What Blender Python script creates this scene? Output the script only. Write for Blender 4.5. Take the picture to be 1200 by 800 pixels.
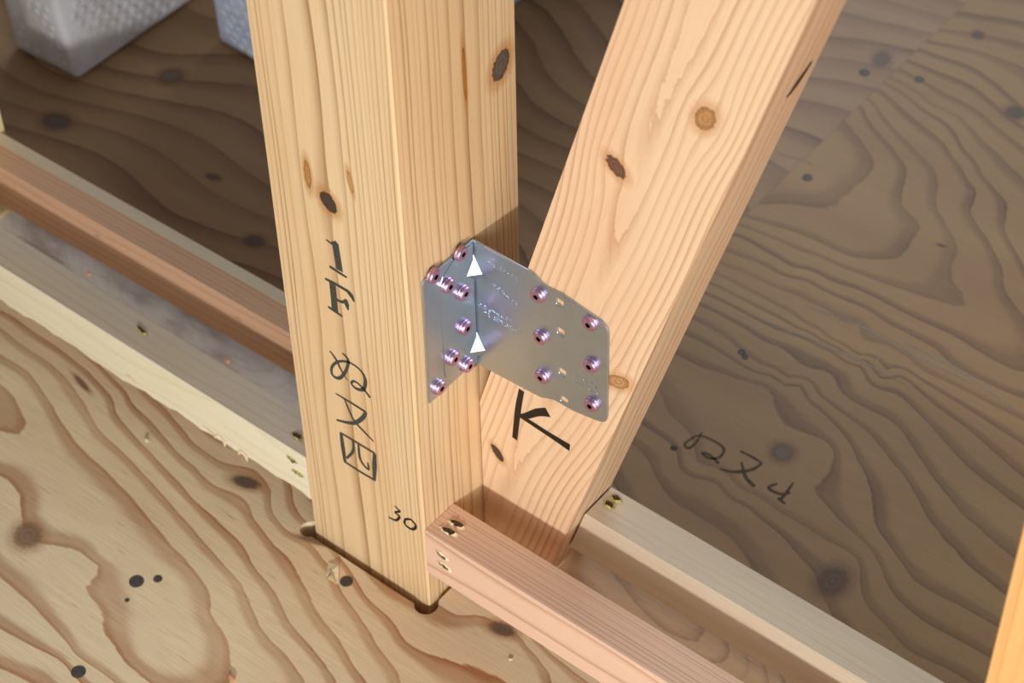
import bpy, bmesh, math, random
import numpy as np
from mathutils import Vector, Matrix
from mathutils.geometry import delaunay_2d_cdt

for o in list(bpy.data.objects): bpy.data.objects.remove(o)
scene = bpy.context.scene
COL = scene.collection
random.seed(7)

# ------------------------------------------------------------------ camera
# solved from the post (105 mm square), x along the wall, y away, z up, metres
CF = 2538.146
CROT = (0.7617, 0.0170, 0.6724)
CPOS = np.array([0.61037, -0.64459, 1.18305])
cam = bpy.data.cameras.new('camera')
cam_o = bpy.data.objects.new('camera', cam); COL.objects.link(cam_o)
cam.sensor_width = 36.0
cam.lens = CF / 1200 * 36.0
cam.clip_start = 0.02
cam_o.location = CPOS
cam_o.rotation_mode = 'XYZ'
cam_o.rotation_euler = CROT
cam.dof.use_dof = True
cam.dof.focus_distance = 1.30
cam.dof.aperture_fstop = 10.0
scene.camera = cam_o

# ------------------------------------------------------------------ world, lights, exposure
w = bpy.data.worlds.new('world'); scene.world = w; w.use_nodes = True
bg = w.node_tree.nodes['Background']
bg.inputs[0].default_value = (0.90, 0.95, 1.0, 1); bg.inputs[1].default_value = 0.20
def area(name, loc, target, size, power, col, shape='DISK', size_y=None):
    l = bpy.data.lights.new(name, 'AREA'); l.shape = shape; l.size = size
    if size_y: l.size_y = size_y
    l.energy = power; l.color = col
    o = bpy.data.objects.new(name, l); COL.objects.link(o)
    o.location = loc
    d = Vector(target) - Vector(loc)
    o.rotation_euler = d.to_track_quat('-Z', 'Y').to_euler()
    return o
# low work lamp in front of the wall (throws the strip's shadow on to the brace)
area('work_lamp', (0.74, -1.20, 0.47), (0, 0.05, 0.2), 0.10, 15.3, (1.0, 0.985, 0.965))
# daylight from a window on the far side of the room
area('far_window', (-1.5, 3.0, 2.3), (0, 0.3, 0.0), 1.9, 44, (0.88, 0.94, 1.0), 'RECTANGLE', 1.5)
# added soft fill from the right, lifting the brace's side; no known window
area('right_fill', (2.5, -1.7, 1.0), (-0.1, 0.0, 0.1), 1.6, 30, (0.97, 0.985, 1.0), 'RECTANGLE', 1.0)
scene.view_settings.view_transform = 'Standard'
scene.view_settings.look = 'None'
scene.view_settings.gamma = 1.0
scene.view_settings.use_curve_mapping = False
scene.view_settings.exposure = -0.02

# ------------------------------------------------------------------ pixel -> point on a real plane
def _rot(rx, ry, rz):
    cx, sx, cy, sy, cz, sz = math.cos(rx), math.sin(rx), math.cos(ry), math.sin(ry), math.cos(rz), math.sin(rz)
    return (np.array([[cz, -sz, 0], [sz, cz, 0], [0, 0, 1]]) @ np.array([[cy, 0, sy], [0, 1, 0], [-sy, 0, cy]])
            @ np.array([[1, 0, 0], [0, cx, -sx], [0, sx, cx]]))
CR = _rot(*CROT)
def on(u, v, ax, val):
    d = CR @ np.array([(u - 600) / CF, -(v - 400) / CF, -1.0])
    t = (val - CPOS[ax]) / d[ax]
    return CPOS + t * d
def tile(x0, y0, s, pts):
    return [(x0 + a * s, y0 + b * s) for a, b in pts]

# ------------------------------------------------------------------ object helpers
def setp(o, label=None, cat=None, group=None, kind=None):
    if label: o['label'] = label
    if cat: o['category'] = cat
    if group: o['group'] = group
    if kind: o['kind'] = kind
    return o
def empty(name, loc=(0, 0, 0)):
    o = bpy.data.objects.new(name, None); COL.objects.link(o); o.location = loc
    o.empty_display_size = 0.05
    return o
def link(name, me, parent=None, mat=None, loc=None, rot=None):
    o = bpy.data.objects.new(name, me); COL.objects.link(o)
    if mat and not me.materials: me.materials.append(mat)
    if parent: o.parent = parent
    if loc is not None: o.location = loc
    if rot is not None: o.rotation_euler = rot
    return o
def mesh(name, verts, faces, smooth=False):
    me = bpy.data.meshes.new(name)
    me.from_pydata([tuple(map(float, v)) for v in verts], [], faces); me.update()
    if smooth:
        for p in me.polygons: p.use_smooth = True
    return me

class WB:
    """wood builder: faces with a 'grain' UV (metres across, metres along; +10 per face) and a 'ring' growth phase"""
    def __init__(s): s.v = []; s.uv = []; s.r = []; s.f = []
    def pts(s, P, UV, R):
        b = len(s.v); s.v += [tuple(p) for p in P]; s.uv += [tuple(q) for q in UV]; s.r += [float(x) for x in R]; return b
    def grid(s, o, eu, ev, lu, lv, nu, nv, k, ring, v0=0.0):
        o, eu, ev = map(np.array, (o, eu, ev))
        a = np.linspace(0, lu, nu + 1); c = np.linspace(0, lv, nv + 1)
        A, Cc = np.meshgrid(a, c)
        P = o + A[..., None] * eu + Cc[..., None] * ev
        R = ring(A / lu, Cc + v0)
        b = s.pts(P.reshape(-1, 3), np.stack([A + 10 * k, Cc + v0], -1).reshape(-1, 2), np.broadcast_to(R, A.shape).reshape(-1))
        for j in range(nv):
            for i in range(nu):
                q = b + j * (nu + 1) + i
                s.f.append((q, q + 1, q + nu + 2, q + nu + 1))
    def poly(s, P, uv=None, r=0.3):
        n = len(P)
        b = s.pts(P, uv or [(90 + p[0] + p[1], p[2]) for p in P], [r] * n if np.isscalar(r) else r)
        s.f.append(tuple(range(b, b + n)))
    def build(s, name, mat, parent=None, loc=None):
        me = mesh(name, s.v, s.f)
        at = me.attributes.new('ring', 'FLOAT', 'POINT'); at.data.foreach_set('value', np.array(s.r, np.float32))
        ul = me.uv_layers.new(name='grain')
        idx = np.empty(len(me.loops), np.int32); me.loops.foreach_get('vertex_index', idx)
        ul.data.foreach_set('uv', np.array(s.uv, np.float32)[idx].reshape(-1))
        return link(name, me, parent, mat, loc)

def cdt_sheet(outline, holes, step, jitter=0.0):
    """triangulate a polygon with holes on an interior grid; returns 2D pts, tris, and outline/hole loops"""
    def inside(P, poly):
        x, y = P[:, 0], P[:, 1]; c = np.zeros(len(P), bool); n = len(poly)
        for i in range(n):
            x1, y1 = poly[i]; x2, y2 = poly[(i + 1) % n]
            if y1 == y2: continue
            c ^= ((y1 > y) != (y2 > y)) & (x < (x2 - x1) * (y - y1) / (y2 - y1) + x1)
        return c
    def dense(loop):
        out = []
        n = len(loop)
        for i in range(n):
            a, b = np.array(loop[i]), np.array(loop[(i + 1) % n])
            m = max(1, int(np.hypot(*(b - a)) / (step * 1.5))) if step else 1
            out += [tuple(a + (b - a) * t / m) for t in range(m)]
        return out
    loops = [dense(outline)] + [dense(h) for h in holes]
    V = []; E = []
    for L in loops:
        b = len(V); n = len(L); V += L; E += [(b + i, b + (i + 1) % n) for i in range(n)]
    if step:
        o = np.array(outline); lo, hi = o.min(0), o.max(0)
        gx, gy = np.meshgrid(np.arange(lo[0] + step * .7, hi[0] - step * .3, step), np.arange(lo[1] + step * .7, hi[1] - step * .3, step))
        G = np.stack([gx, gy], -1).reshape(-1, 2)
        keep = inside(G, loops[0])
        for L in loops[1:]: keep &= ~inside(G, L)
        G = G[keep]
        B = np.array(V)
        if len(B) * len(G) < 4e7:
            d = np.full(len(G), 9.)
            for q in B: d = np.minimum(d, np.hypot(G[:, 0] - q[0], G[:, 1] - q[1]))
            G = G[d > step * .35]
        V += [tuple(g) for g in G]
    r = delaunay_2d_cdt([Vector((float(a), float(b))) for a, b in V], E, [], 0, 1e-7)
    P = np.array([(q.x, q.y) for q in r[0]]); T = np.array([t for t in r[2]])
    cen = P[T].mean(1)
    keep = inside(cen, loops[0])
    for L in loops[1:]: keep &= ~inside(cen, L)
    T = T[keep]
    A = P[T]
    sg = (A[:, 1, 0] - A[:, 0, 0]) * (A[:, 2, 1] - A[:, 0, 1]) - (A[:, 1, 1] - A[:, 0, 1]) * (A[:, 2, 0] - A[:, 0, 0])
    T[sg < 0] = T[sg < 0][:, ::-1]
    return P, T, loops

# smooth growth-ring phase field through traced lines (thin plate spline)
class TPS:
    def __init__(s, lines, lam=1.5e-5):
        P = []; H = []
        for ph, pts in lines:
            pts = [np.array(q) for q in pts]
            for i, q in enumerate(pts):
                P.append(q); H.append(ph)
                if i + 1 < len(pts) and np.hypot(*(pts[i + 1] - q)) > 0.03:
                    P.append((q + pts[i + 1]) / 2); H.append(ph)
        P = np.array(P); H = np.array(H, float); n = len(P)
        K = s.k(np.hypot(P[:, None, 0] - P[None, :, 0], P[:, None, 1] - P[None, :, 1])) + lam * np.eye(n)
        Q = np.c_[np.ones(n), P]
        M = np.block([[K, Q], [Q.T, np.zeros((3, 3))]])
        sol = np.linalg.solve(M, np.r_[H, 0, 0, 0]); s.P = P; s.w = sol[:n]; s.a = sol[n:]
    @staticmethod
    def k(r): return np.where(r > 1e-9, r * r * np.log(np.maximum(r, 1e-9)), 0)
    def __call__(s, X, Y):
        X = np.asarray(X); Y = np.asarray(Y); out = np.zeros(X.size); x = X.ravel(); y = Y.ravel()
        for i in range(0, x.size, 4000):
            r = np.hypot(x[i:i + 4000, None] - s.P[:, 0], y[i:i + 4000, None] - s.P[:, 1])
            out[i:i + 4000] = s.k(r) @ s.w + s.a[0] + s.a[1] * x[i:i + 4000] + s.a[2] * y[i:i + 4000]
        return out.reshape(X.shape)

# ------------------------------------------------------------------ materials
def rgb(h, g=1.0):
    c = [int(h[i:i + 2], 16) / 255 for i in (0, 2, 4)]
    return tuple(((x / 12.92 if x < .04045 else ((x + .055) / 1.055) ** 2.4) * g) for x in c) + (1,)

class NT:
    def __init__(s, name):
        s.m = bpy.data.materials.new(name); s.m.use_nodes = True
        s.t = s.m.node_tree; s.n = s.t.nodes; s.l = s.t.links; s.bsdf = s.n['Principled BSDF']
    def node(s, ty, **kw):
        n = s.n.new(ty)
        for k, v in kw.items(): setattr(n, k, v)
        return n
    def put(s, sock, v):
        if isinstance(v, bpy.types.NodeSocket): s.l.new(v, sock)
        else: sock.default_value = v
    def math(s, op, a, b=0.0, c=None, clamp=False):
        n = s.node('ShaderNodeMath', operation=op, use_clamp=clamp)
        s.put(n.inputs[0], a); s.put(n.inputs[1], b)
        if c is not None: s.put(n.inputs[2], c)
        return n.outputs[0]
    def vmath(s, op, a, b):
        n = s.node('ShaderNodeVectorMath', operation=op); s.put(n.inputs[0], a); s.put(n.inputs[1], b); return n
    def ramp(s, v, lo, hi, a=0.0, b=1.0):
        n = s.node('ShaderNodeMapRange', interpolation_type='SMOOTHSTEP'); s.put(n.inputs[0], v)
        for i, q in zip((1, 2, 3, 4), (lo, hi, a, b)): n.inputs[i].default_value = q
        return n.outputs[0]
    def mix(s, f, a, b, mode='MIX'):
        n = s.node('ShaderNodeMix', data_type='RGBA', blend_type=mode); s.put(n.inputs[0], f); s.put(n.inputs[6], a); s.put(n.inputs[7], b); return n.outputs[2]
    def noise(s, vec, scale, detail=2.0, rough=.5):
        n = s.node('ShaderNodeTexNoise'); s.put(n.inputs['Vector'], vec); n.inputs['Scale'].default_value = scale
        n.inputs['Detail'].default_value = detail; n.inputs['Roughness'].default_value = rough; return n.outputs['Fac']
    def scaled(s, vec, sc): return s.vmath('MULTIPLY', vec, sc).outputs[0]

def wood(name, light, dark, tint=None, band=(.45, .96), strength=.8, distort=.10, fibre=.10, rough=.5, knots=(), bump=.12, spec=.3,
         tint_amt=.5, saw=120.0, halo='b0713a', along=0, stain=None, pores=0.0, ksoft=0.0, ringvar=.6):
    """growth rings from the mesh's ring phase; fibres and colour drift from the grain UV; knots at (u, v, ru, rv, angle, colour)"""
    t = NT(name)
    uv = t.node('ShaderNodeUVMap', uv_map='grain').outputs[0]
    at = t.node('ShaderNodeAttribute', attribute_name='ring').outputs['Fac']
    ax = (lambda a, b: (a, b, 1)) if along == 0 else (lambda a, b: (b, a, 1))
    n1 = t.noise(t.scaled(uv, ax(saw, saw * .09)), 1.0, 3, .6)
    n2 = t.noise(t.scaled(uv, ax(14, 3)), 1.0, 2)
    ph = t.math('ADD', at, t.math('MULTIPLY', t.math('SUBTRACT', n1, .5), distort * 2))
    ph = t.math('ADD', ph, t.math('MULTIPLY', t.math('SUBTRACT', n2, .5), distort * 2))
    fr = t.math('FRACT', ph)
    b = t.math('MULTIPLY', t.ramp(fr, band[0], band[1]), t.ramp(fr, .965, 1.0, 1.0, 0.0))
    pw = t.math('ADD', t.math('MULTIPLY', t.math('POWER', b, 1.2), .68), t.math('MULTIPLY', t.math('MULTIPLY', t.ramp(fr, .84, .955), t.ramp(fr, .965, 1.0, 1.0, 0.0)), .32))
    n3 = t.noise(t.scaled(uv, ax(22, 4)), 1.0, 3)
    wn = t.node('ShaderNodeTexWhiteNoise', noise_dimensions='1D'); t.l.new(t.math('FLOOR', ph), wn.inputs['W'])
    pw = t.math('MULTIPLY', pw, t.ramp(wn.outputs['Value'], .0, 1.0, 1 - ringvar, 1.0))
    vary = t.math('MULTIPLY', pw, t.ramp(n3, .25, .7, .55 * strength, strength))
    base = light
    if tint is not None:
        base = t.mix(t.math('MULTIPLY', t.ramp(t.noise(t.scaled(uv, ax(16, 3)), 1.0, 3), .35, .68), tint_amt), light, tint)
    if stain is not None:
        base = t.mix(t.math('MULTIPLY', t.ramp(t.noise(t.scaled(uv, ax(30, 9)), 1.0, 4, .6), .45, .62), stain[1]), base, stain[0])
    col = t.mix(vary, base, dark)
    if pores:
        pn = t.noise(t.scaled(uv, ax(520, 34)), 1.0, 2, .55)
        col = t.mix(t.ramp(pn, .66, .76, 0, pores), col, dark)
        col = t.mix(t.ramp(pn, .22, .32, pores * .6, 0), col, rgb('f0dcc0'))
    nf = t.noise(t.scaled(uv, ax(1500, 22)), 1.0, 2, .6)
    fib = t.ramp(nf, .25, .75, 1 - fibre, 1 + fibre * .6)
    cc = t.node('ShaderNodeCombineXYZ')
    for i in range(3): t.l.new(fib, cc.inputs[i])
    col = t.mix(1.0, col, cc.outputs[0], 'MULTIPLY')
    for (ku, kv, ru, rv, ang, kc) in knots:
        d = t.vmath('SUBTRACT', uv, (ku, kv, 0)).outputs[0]
        rt = t.node('ShaderNodeVectorRotate', rotation_type='Z_AXIS'); t.put(rt.inputs['Vector'], d); rt.inputs['Angle'].default_value = ang
        q = t.scaled(rt.outputs[0], (1 / ru, 1 / rv, 0))
        ln = t.node('ShaderNodeVectorMath', operation='LENGTH'); t.l.new(q, ln.inputs[0])
        dist = t.math('ADD', ln.outputs['Value'], t.math('MULTIPLY', t.math('SUBTRACT', t.noise(uv, 420, 3), .5), .55))
        col = t.mix(t.ramp(dist, 1.0, 2.1, .6, 0.0), col, rgb(halo))
        inner = t.mix(t.ramp(t.math('FRACT', t.math('MULTIPLY', dist, 2.6)), .2, .9, 0, .35), rgb(kc), rgb('2a1d14'))
        rim = t.mix(t.ramp(dist, .72, .95, 0, .6), inner, rgb('3a2614'))
        col = t.mix(t.ramp(dist, .92 - ksoft, 1.06 + ksoft, 1.0 - ksoft * .5, 0.0), col, rim)
    t.l.new(col, t.bsdf.inputs['Base Color'])
    t.bsdf.inputs['Roughness'].default_value = rough
    t.bsdf.inputs['Specular IOR Level'].default_value = spec
    bp = t.node('ShaderNodeBump'); bp.inputs['Strength'].default_value = bump; bp.inputs['Distance'].default_value = .0006
    t.l.new(t.math('ADD', nf, t.math('MULTIPLY', pw, -.5)), bp.inputs['Height']); t.l.new(bp.outputs[0], t.bsdf.inputs['Normal'])
    return t.m

def plain(name, col, rough=.5, metal=0.0, noise_amt=.12, scale=300, spec=.4):
    t = NT(name)
    tc = t.node('ShaderNodeTexCoord').outputs['Object']
    n = t.noise(tc, scale, 3)
    k = t.ramp(n, .2, .8, 1 - noise_amt, 1 + noise_amt)
    cc = t.node('ShaderNodeCombineXYZ')
    for i in range(3): t.l.new(k, cc.inputs[i])
    t.l.new(t.mix(1.0, col, cc.outputs[0], 'MULTIPLY'), t.bsdf.inputs['Base Color'])
    t.bsdf.inputs['Roughness'].default_value = rough; t.bsdf.inputs['Metallic'].default_value = metal
    t.bsdf.inputs['Specular IOR Level'].default_value = spec
    return t.m

M = {}
M['ink'] = plain('black_marker_ink', rgb('44443d'), .55, noise_amt=.35, scale=500)
M['ink_black'] = plain('fresh_black_marker_ink', rgb('17150f'), .45, noise_amt=.2)
M['ink_faded'] = plain('faded_marker_ink', rgb('5a4b35'), .7, noise_amt=.5, scale=250)
M['dark'] = plain('pit_shade_brown', rgb('574026'), .9)
M['pale'] = plain('torn_pale_wood', rgb('ecd6b0'), .8, noise_amt=.2)
M['green'] = plain('torn_yellow_wood', rgb('b3a35a'), .8, noise_amt=.35, scale=600)
M['steel'] = plain('dull_steel', rgb('565350'), .45, .8)
M['thread'] = plain('whitish_scratch', rgb('a59a8c'), .7)
M['hollow'] = plain('dark_tray', rgb('2c2118'), .9)

# ------------------------------------------------------------------ floor: an added light-blocking tray with three plywood sheets
GAP = 0.0066
def fl(pts): return [tuple(on(a, b, 2, 0.0)[:2]) for a, b in pts]

front_lines = [
 (0, [(0,450),(20,470),(32,495),(25,508),(0,507)]),
 (1, [(0,415),(27,431),(49,456),(66,484),(91,519),(118,544),(154,580),(176,607),(200,636),(225,662),(245,692),(247,720),(265,747),(271,775),(270,800)]),
 (2, [(0,382),(27,404),(60,426),(82,448),(102,478),(118,506),(151,536),(192,580),(222,614),(250,647),(282,682),(295,712),(307,737),(335,767),(357,797)]),
 (3, [(0,363),(27,379),(69,407),(104,434),(132,464),(137,484),(165,519),(200,555),(227,584),(260,614),(285,638),(300,667),(325,697),(342,732),(375,770),(395,800)]),
 (4, [(110,420),(137,448),(154,470),(179,495),(200,519),(227,545),(250,567),(276,577),(293,592),(310,622),(337,650),(362,695),(377,725),(400,752),(415,780),(430,800)]),
 (5, [(150,430),(170,453),(192,475),(200,485),(227,518),(260,540),(296,548),(318,575),(318,597),(335,620),(365,636),(390,665),(400,690),(415,710),(430,732),(450,765),(467,785),(471,800)]),
 (6, [(378,628),(400,655),(415,675),(432,702),(465,732),(477,752),(500,763),(550,774),(600,800)]),
 (7, [(512,706),(537,720),(570,722),(592,735),(612,747),(630,770),(645,790),(647,800)]),
 (8, [(625,745),(645,765),(670,785),(687,797)]),
 (1, [(40,634),(94,646),(115,662),(110,676),(100,690),(124,726),(121,737),(148,778),(176,800)]),
 (2, [(0,676),(33,706),(66,739),(88,767),(132,797)]),
 (3, [(0,737),(36,756),(74,775),(95,800)]),
 (4, [(0,783),(33,799)]),
 (1, [(0,558),(16,572),(22,580),(25,607)]),
 (.45, [(60,560),(100,600),(150,640),(60,600),(190,700),(220,740)]),
]
back_lines = [
 (0, [(990,141),(1008,162),(1026,189),(1020,206),(990,230),(960,245),(915,239),(882,239)]),
 (-.5, [(940,190),(960,210),(920,215)]),
 (1, [(1008,120),(1020,144),(1044,171),(1062,195),(1062,215),(1059,242),(1080,263),(1062,296),(1032,305),(990,299),(945,278),(873,255)]),
 (2, [(1017,114),(1050,153),(1080,183),(1098,206),(1101,248),(1122,284),(1116,314),(1135,362),(1095,353),(1050,338),(996,317),(954,299),(870,266)]),
 (3, [(1032,105),(1110,171),(1145,222),(1140,251),(1158,278),(1176,314),(1179,341),(1200,368)]),
 (3, [(867,278),(930,314),(1008,341),(1080,377),(1197,437)]),
 (4, [(1040,97),(1105,140),(1152,206),(1182,239),(1179,272),(1200,310)]),
 (4, [(852,296),(945,329),(1032,374),(1098,410),(1131,437)]),
 (5, [(1044,90),(1140,150),(1200,208)]),
 (6, [(1055,80),(1140,125),(1200,172)]),
 (7, [(1065,70),(1140,100),(1200,147)]),
 (8, [(1080,57),(1140,78),(1170,99),(1200,126)]),
 (9, [(1083,46),(1140,57),(1200,78)]),
 (5, [(840,308),(930,344),(1008,380),(1080,434)]),
 (6, [(840,322),(912,360),(975,400),(1040,437)]),
 (8, [(838,350),(905,385),(948,400),(1005,428),(1081,490),(1133,547),(1195,595)]),
 (7, [(838,336),(912,372),(975,404),(1050,440),(1130,500),(1200,560)]),
 (9, [(835,365),(910,405),(986,462),(1052,500),(1090,557),(1128,604),(1190,656)]),
 (10, [(832,385),(891,428),(957,462),(1014,504),(1062,561),(1095,618),(1138,666),(1180,699)]),
 (11, [(830,405),(880,435),(934,450),(991,514),(1014,557),(1029,623),(1071,680),(1171,737)]),
 (12, [(820,430),(896,452),(915,495),(976,523),(972,552),(953,576)]),
 (13, [(760,440),(815,542),(910,599),(1005,656)]),
 (14, [(748,495),(839,566),(910,623),(948,666),(960,690)]),
 (15, [(740,520),(791,590),(853,628),(877,661)]),
 (13, [(1005,656),(1010,700),(1060,760),(1120,790)]),
]
TF = TPS([(p, fl(l)) for p, l in front_lines])
TB = TPS([(p, fl(l)) for p, l in back_lines])

fk = [(273,560,304,570,.0050,'5a4a40'), (17,630,48,624,.0105,'8f7358'), (574,732,603,742,.0050,'6e5c50'), (88,440,104,458,.0018,'8c6450'), (350,628,390,640,.0022,'8a6b58')]
bk = [(907,524,927,536,.0075,'7a6858'), (962,674,990,688,.0120,'6e543e'), (1180,128,1200,136,.007,'5d4e3d'), (1140,39,1152,43,.005,'5d4e3d'), (1098,286,1108,289,.0012,'3a3026')]
lk = [(188,90,214,88,.0090,'75665a'), (52,138,80,146,.0090,'65544a'), (288,280,308,285,.006,'65544a'), (243,205,257,210,.003,'65544a'), (1025,67,1042,71,.009,'6a5742')]
def knot_axis(p, q, minor, c):
    """elliptical knot from the two ends of its long axis, in grain UV"""
    p, q = np.array(p[:2]), np.array(q[:2]); d = q - p
    return (*((p + q) / 2), minor, np.hypot(*d) / 2, math.pi / 2 - math.atan2(d[1], d[0]), c)
def kn(L): return [knot_axis(on(x0, y0, 2, 0.0), on(x1, y1, 2, 0.0), m, c) for x0, y0, x1, y1, m, c in L]
M['ply_front'] = wood('plywood_front', rgb('f0d9b2'), rgb('a25c22'), rgb('e6c6a0'), (.52, .74), .95, .07, .14, .50, kn(fk), .3, .35, .7, 170, 'b08058', along=1, pores=.5, ksoft=.25, ringvar=.15)  # colour lightened to carry the light this side catches
M['ply_back'] = wood('plywood_back', rgb('ad895c'), rgb('5e3b23'), rgb('9c764e'), (.55, .80), .8, .06, .10, .46, kn(bk), .15, .32, .6, 120, '7a563c', along=1, pores=.25, ksoft=.25, ringvar=.3)  # colour darkened to carry the shade behind the battens
M['ply_left'] = wood('plywood_left', rgb('aa8660'), rgb('5f3c25'), rgb('98724c'), (.35, .9), .75, .10, .10, .45, kn(lk), .15, .34, .6, 90, '75543c', along=1, pores=.2, ksoft=.25, ringvar=.3)  # same shade put into the colour as in the back sheet

def tray(x0, x1, y0, y1, zb, zt, t):
    bm = bmesh.new()
    for a, b, c, d, z0, z1 in ((x0, x1, y0, y1, zb - t, zb), (x0, x0 + t, y0, y1, zb, zt), (x1 - t, x1, y0, y1, zb, zt), (x0 + t, x1 - t, y0, y0 + t, zb, zt), (x0 + t, x1 - t, y1 - t, y1, zb, zt)):
        q = bmesh.ops.create_cube(bm, size=1)['verts']
        for v in q: v.co = Vector(((a + b) / 2 + v.co.x * (b - a), (c + d) / 2 + v.co.y * (d - c), (z0 + z1) / 2 + v.co.z * (z1 - z0)))
    me = bpy.data.meshes.new('floor'); bm.to_mesh(me); bm.free(); return me
floor = link('floor', tray(-1.6, 1.3, -.95, 1.5, -.1205, -.0242, .03), None, M['hollow'])  # added tray, its walls keep light from leaking in under the sheets
setp(floor, 'added dark tray that blocks light under the plywood sheets', None, None, 'structure')

def ply_sheet(outline, holes, ring, mat, step=.006):
    P, T, loops = cdt_sheet(outline, holes, step)
    wb = WB()
    wb.pts(np.c_[P, np.zeros(len(P))], P, ring(P[:, 0], P[:, 1]))
    wb.f += [tuple(int(i) for i in t) for t in T]
    for L in loops:
        n = len(L)
        b = wb.pts([(x, y, 0) for x, y in L] + [(x, y, -.024) for x, y in L], [(x, y) for x, y in L] + [(x + .02, y + .02) for x, y in L], [.2] * (2 * n))
        for i in range(n):
            j = (i + 1) % n; wb.f.append((b + i, b + n + i, b + n + j, b + j))
    return wb.build('plywood_sheet', mat, floor)

# dog-bone notch round the post in the front sheet
def arc(cx, cy, r, a0, a1, n=10):
    return [(cx + r * math.cos(math.radians(a0 + (a1 - a0) * i / n)), cy + r * math.sin(math.radians(a0 + (a1 - a0) * i / n))) for i in range(n + 1)]
xl, xr, yf, YM = -.105 - .0034, .0034, -GAP, .0525
front_out = [(-1.55, -.9), (1.25, -.9), (1.25, YM), (xr, YM)] + [(xr, .006)] + arc(-.0010, -.0022, .0084, 48, -148)[0:] + \
            arc(-.1075, -.0026, .0068, -35, -234) + [(xl, .007), (xl, YM), (-1.55, YM)]
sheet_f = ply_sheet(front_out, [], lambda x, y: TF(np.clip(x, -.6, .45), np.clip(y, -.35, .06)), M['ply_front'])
setp(sheet_f, 'tan plywood, lightened for the light it catches, with bold swirling grain in front of the post')
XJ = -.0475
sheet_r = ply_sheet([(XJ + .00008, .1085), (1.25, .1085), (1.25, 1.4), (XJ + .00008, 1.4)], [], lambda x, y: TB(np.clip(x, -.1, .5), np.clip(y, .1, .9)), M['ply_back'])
setp(sheet_r, 'plywood darkened to dull brown for shade, with nested grain loops behind the brace')
def ring_l(x, y):
    d = np.hypot((x + .537) / 1.6, y - .294)
    return 30 * (y + .10 * x) + .9 * np.sin(x * 9 + y * 7) + .5 * np.sin(x * 23 - y * 11) + 1.3 * np.exp(-(d / .09) ** 2)
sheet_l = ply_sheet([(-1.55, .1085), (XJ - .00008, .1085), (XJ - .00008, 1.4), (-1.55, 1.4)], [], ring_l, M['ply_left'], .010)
setp(sheet_l, 'plywood darkened to brown for shade, behind the post under the wrapped packages')
# filler strips of the back sheets between the two rows of battens, either side of the post
def ring_mid(x, y): return 26 * (x + .55 * (y - .05)) + 1.1 * np.sin(x * 31) + .8 * np.sin(y * 90 + x * 17)
M['ply_mid'] = wood('plywood_mid', rgb('c9a67e'), rgb('7c5440'), rgb('c09a78'), (.55, .9), .65, .16, .12, .5, (), .4, .35, .6, 300, along=1, pores=.3)
M['ply_sheen'] = wood('plywood_mid_sheen', rgb('e6e0d8'), rgb('c0b2a6'), rgb('ded6ce'), (.55, .95), .4, .16, .08, .34, (), .1, .5, .6, 200, along=1, stain=(rgb('9a8078'), .7))  # window sheen painted in as pale grey; brown splotches are stain
for x0, x1 in ((xr, 1.25), (-1.55, xl)):
    s = ply_sheet([(x0, YM + .0004), (x1, YM + .0004), (x1, .1083), (x0, .1083)], [], ring_mid, M['ply_mid'] if x0 > 0 else M['ply_sheen'])
    setp(s, 'narrow plywood strip between the two rows of battens')

# ------------------------------------------------------------------ timber builder
def rings(us, wob=None, knots=(), W=.105, z_wob=0.0):
    us = np.array(us); ph = np.arange(len(us), dtype=float)
    def f(u, v):
        u = np.array(u, float); v = np.array(v, float)
        u, v = np.broadcast_arrays(u, v); u = u.copy()
        for (ku, kv, r) in knots:
            du = u - ku; dv = (v - kv) / r
            g = np.exp(-((du * W / (r * .9)) ** 2) - (dv / 2.4) ** 2)
            u = ku + du * (1 - .75 * g)
        if wob: u = u + wob(u, v)
        return np.interp(u, us, ph)
    return f
def lin(n, c=0.0, amp=.15, seed=0.0):
    def f(u, v):
        return n * u + c * (u - .5) ** 2 + amp * np.sin(v * 17 + seed) + .5 * amp * np.sin(v * 43 + seed * 2 + u * 3)
    return f
def cathedral(uc, k, s, seed=0.0, wob=.03, knots=(), W=.09):
    def f(u, v):
        u = np.array(u, float); v = np.array(v, float); u, v = np.broadcast_arrays(u, v)
        for (ku, kv, r) in knots:
            du = u - ku; dv = (v - kv) / r
            g = np.exp(-((du * W / (r * 1.1)) ** 2) - (dv / 2.2) ** 2)
            u = ku + du * (1 - .7 * g)
        uu = u - uc + wob * np.sin(v * 13 + seed) + .4 * wob * np.sin(v * 39 + seed * 3)
        return s * v - k * np.sqrt(uu ** 2 + .012) * (1 + .25 * np.abs(uu)) + .15 * np.sin(v * 29 + seed)
    return f

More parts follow.
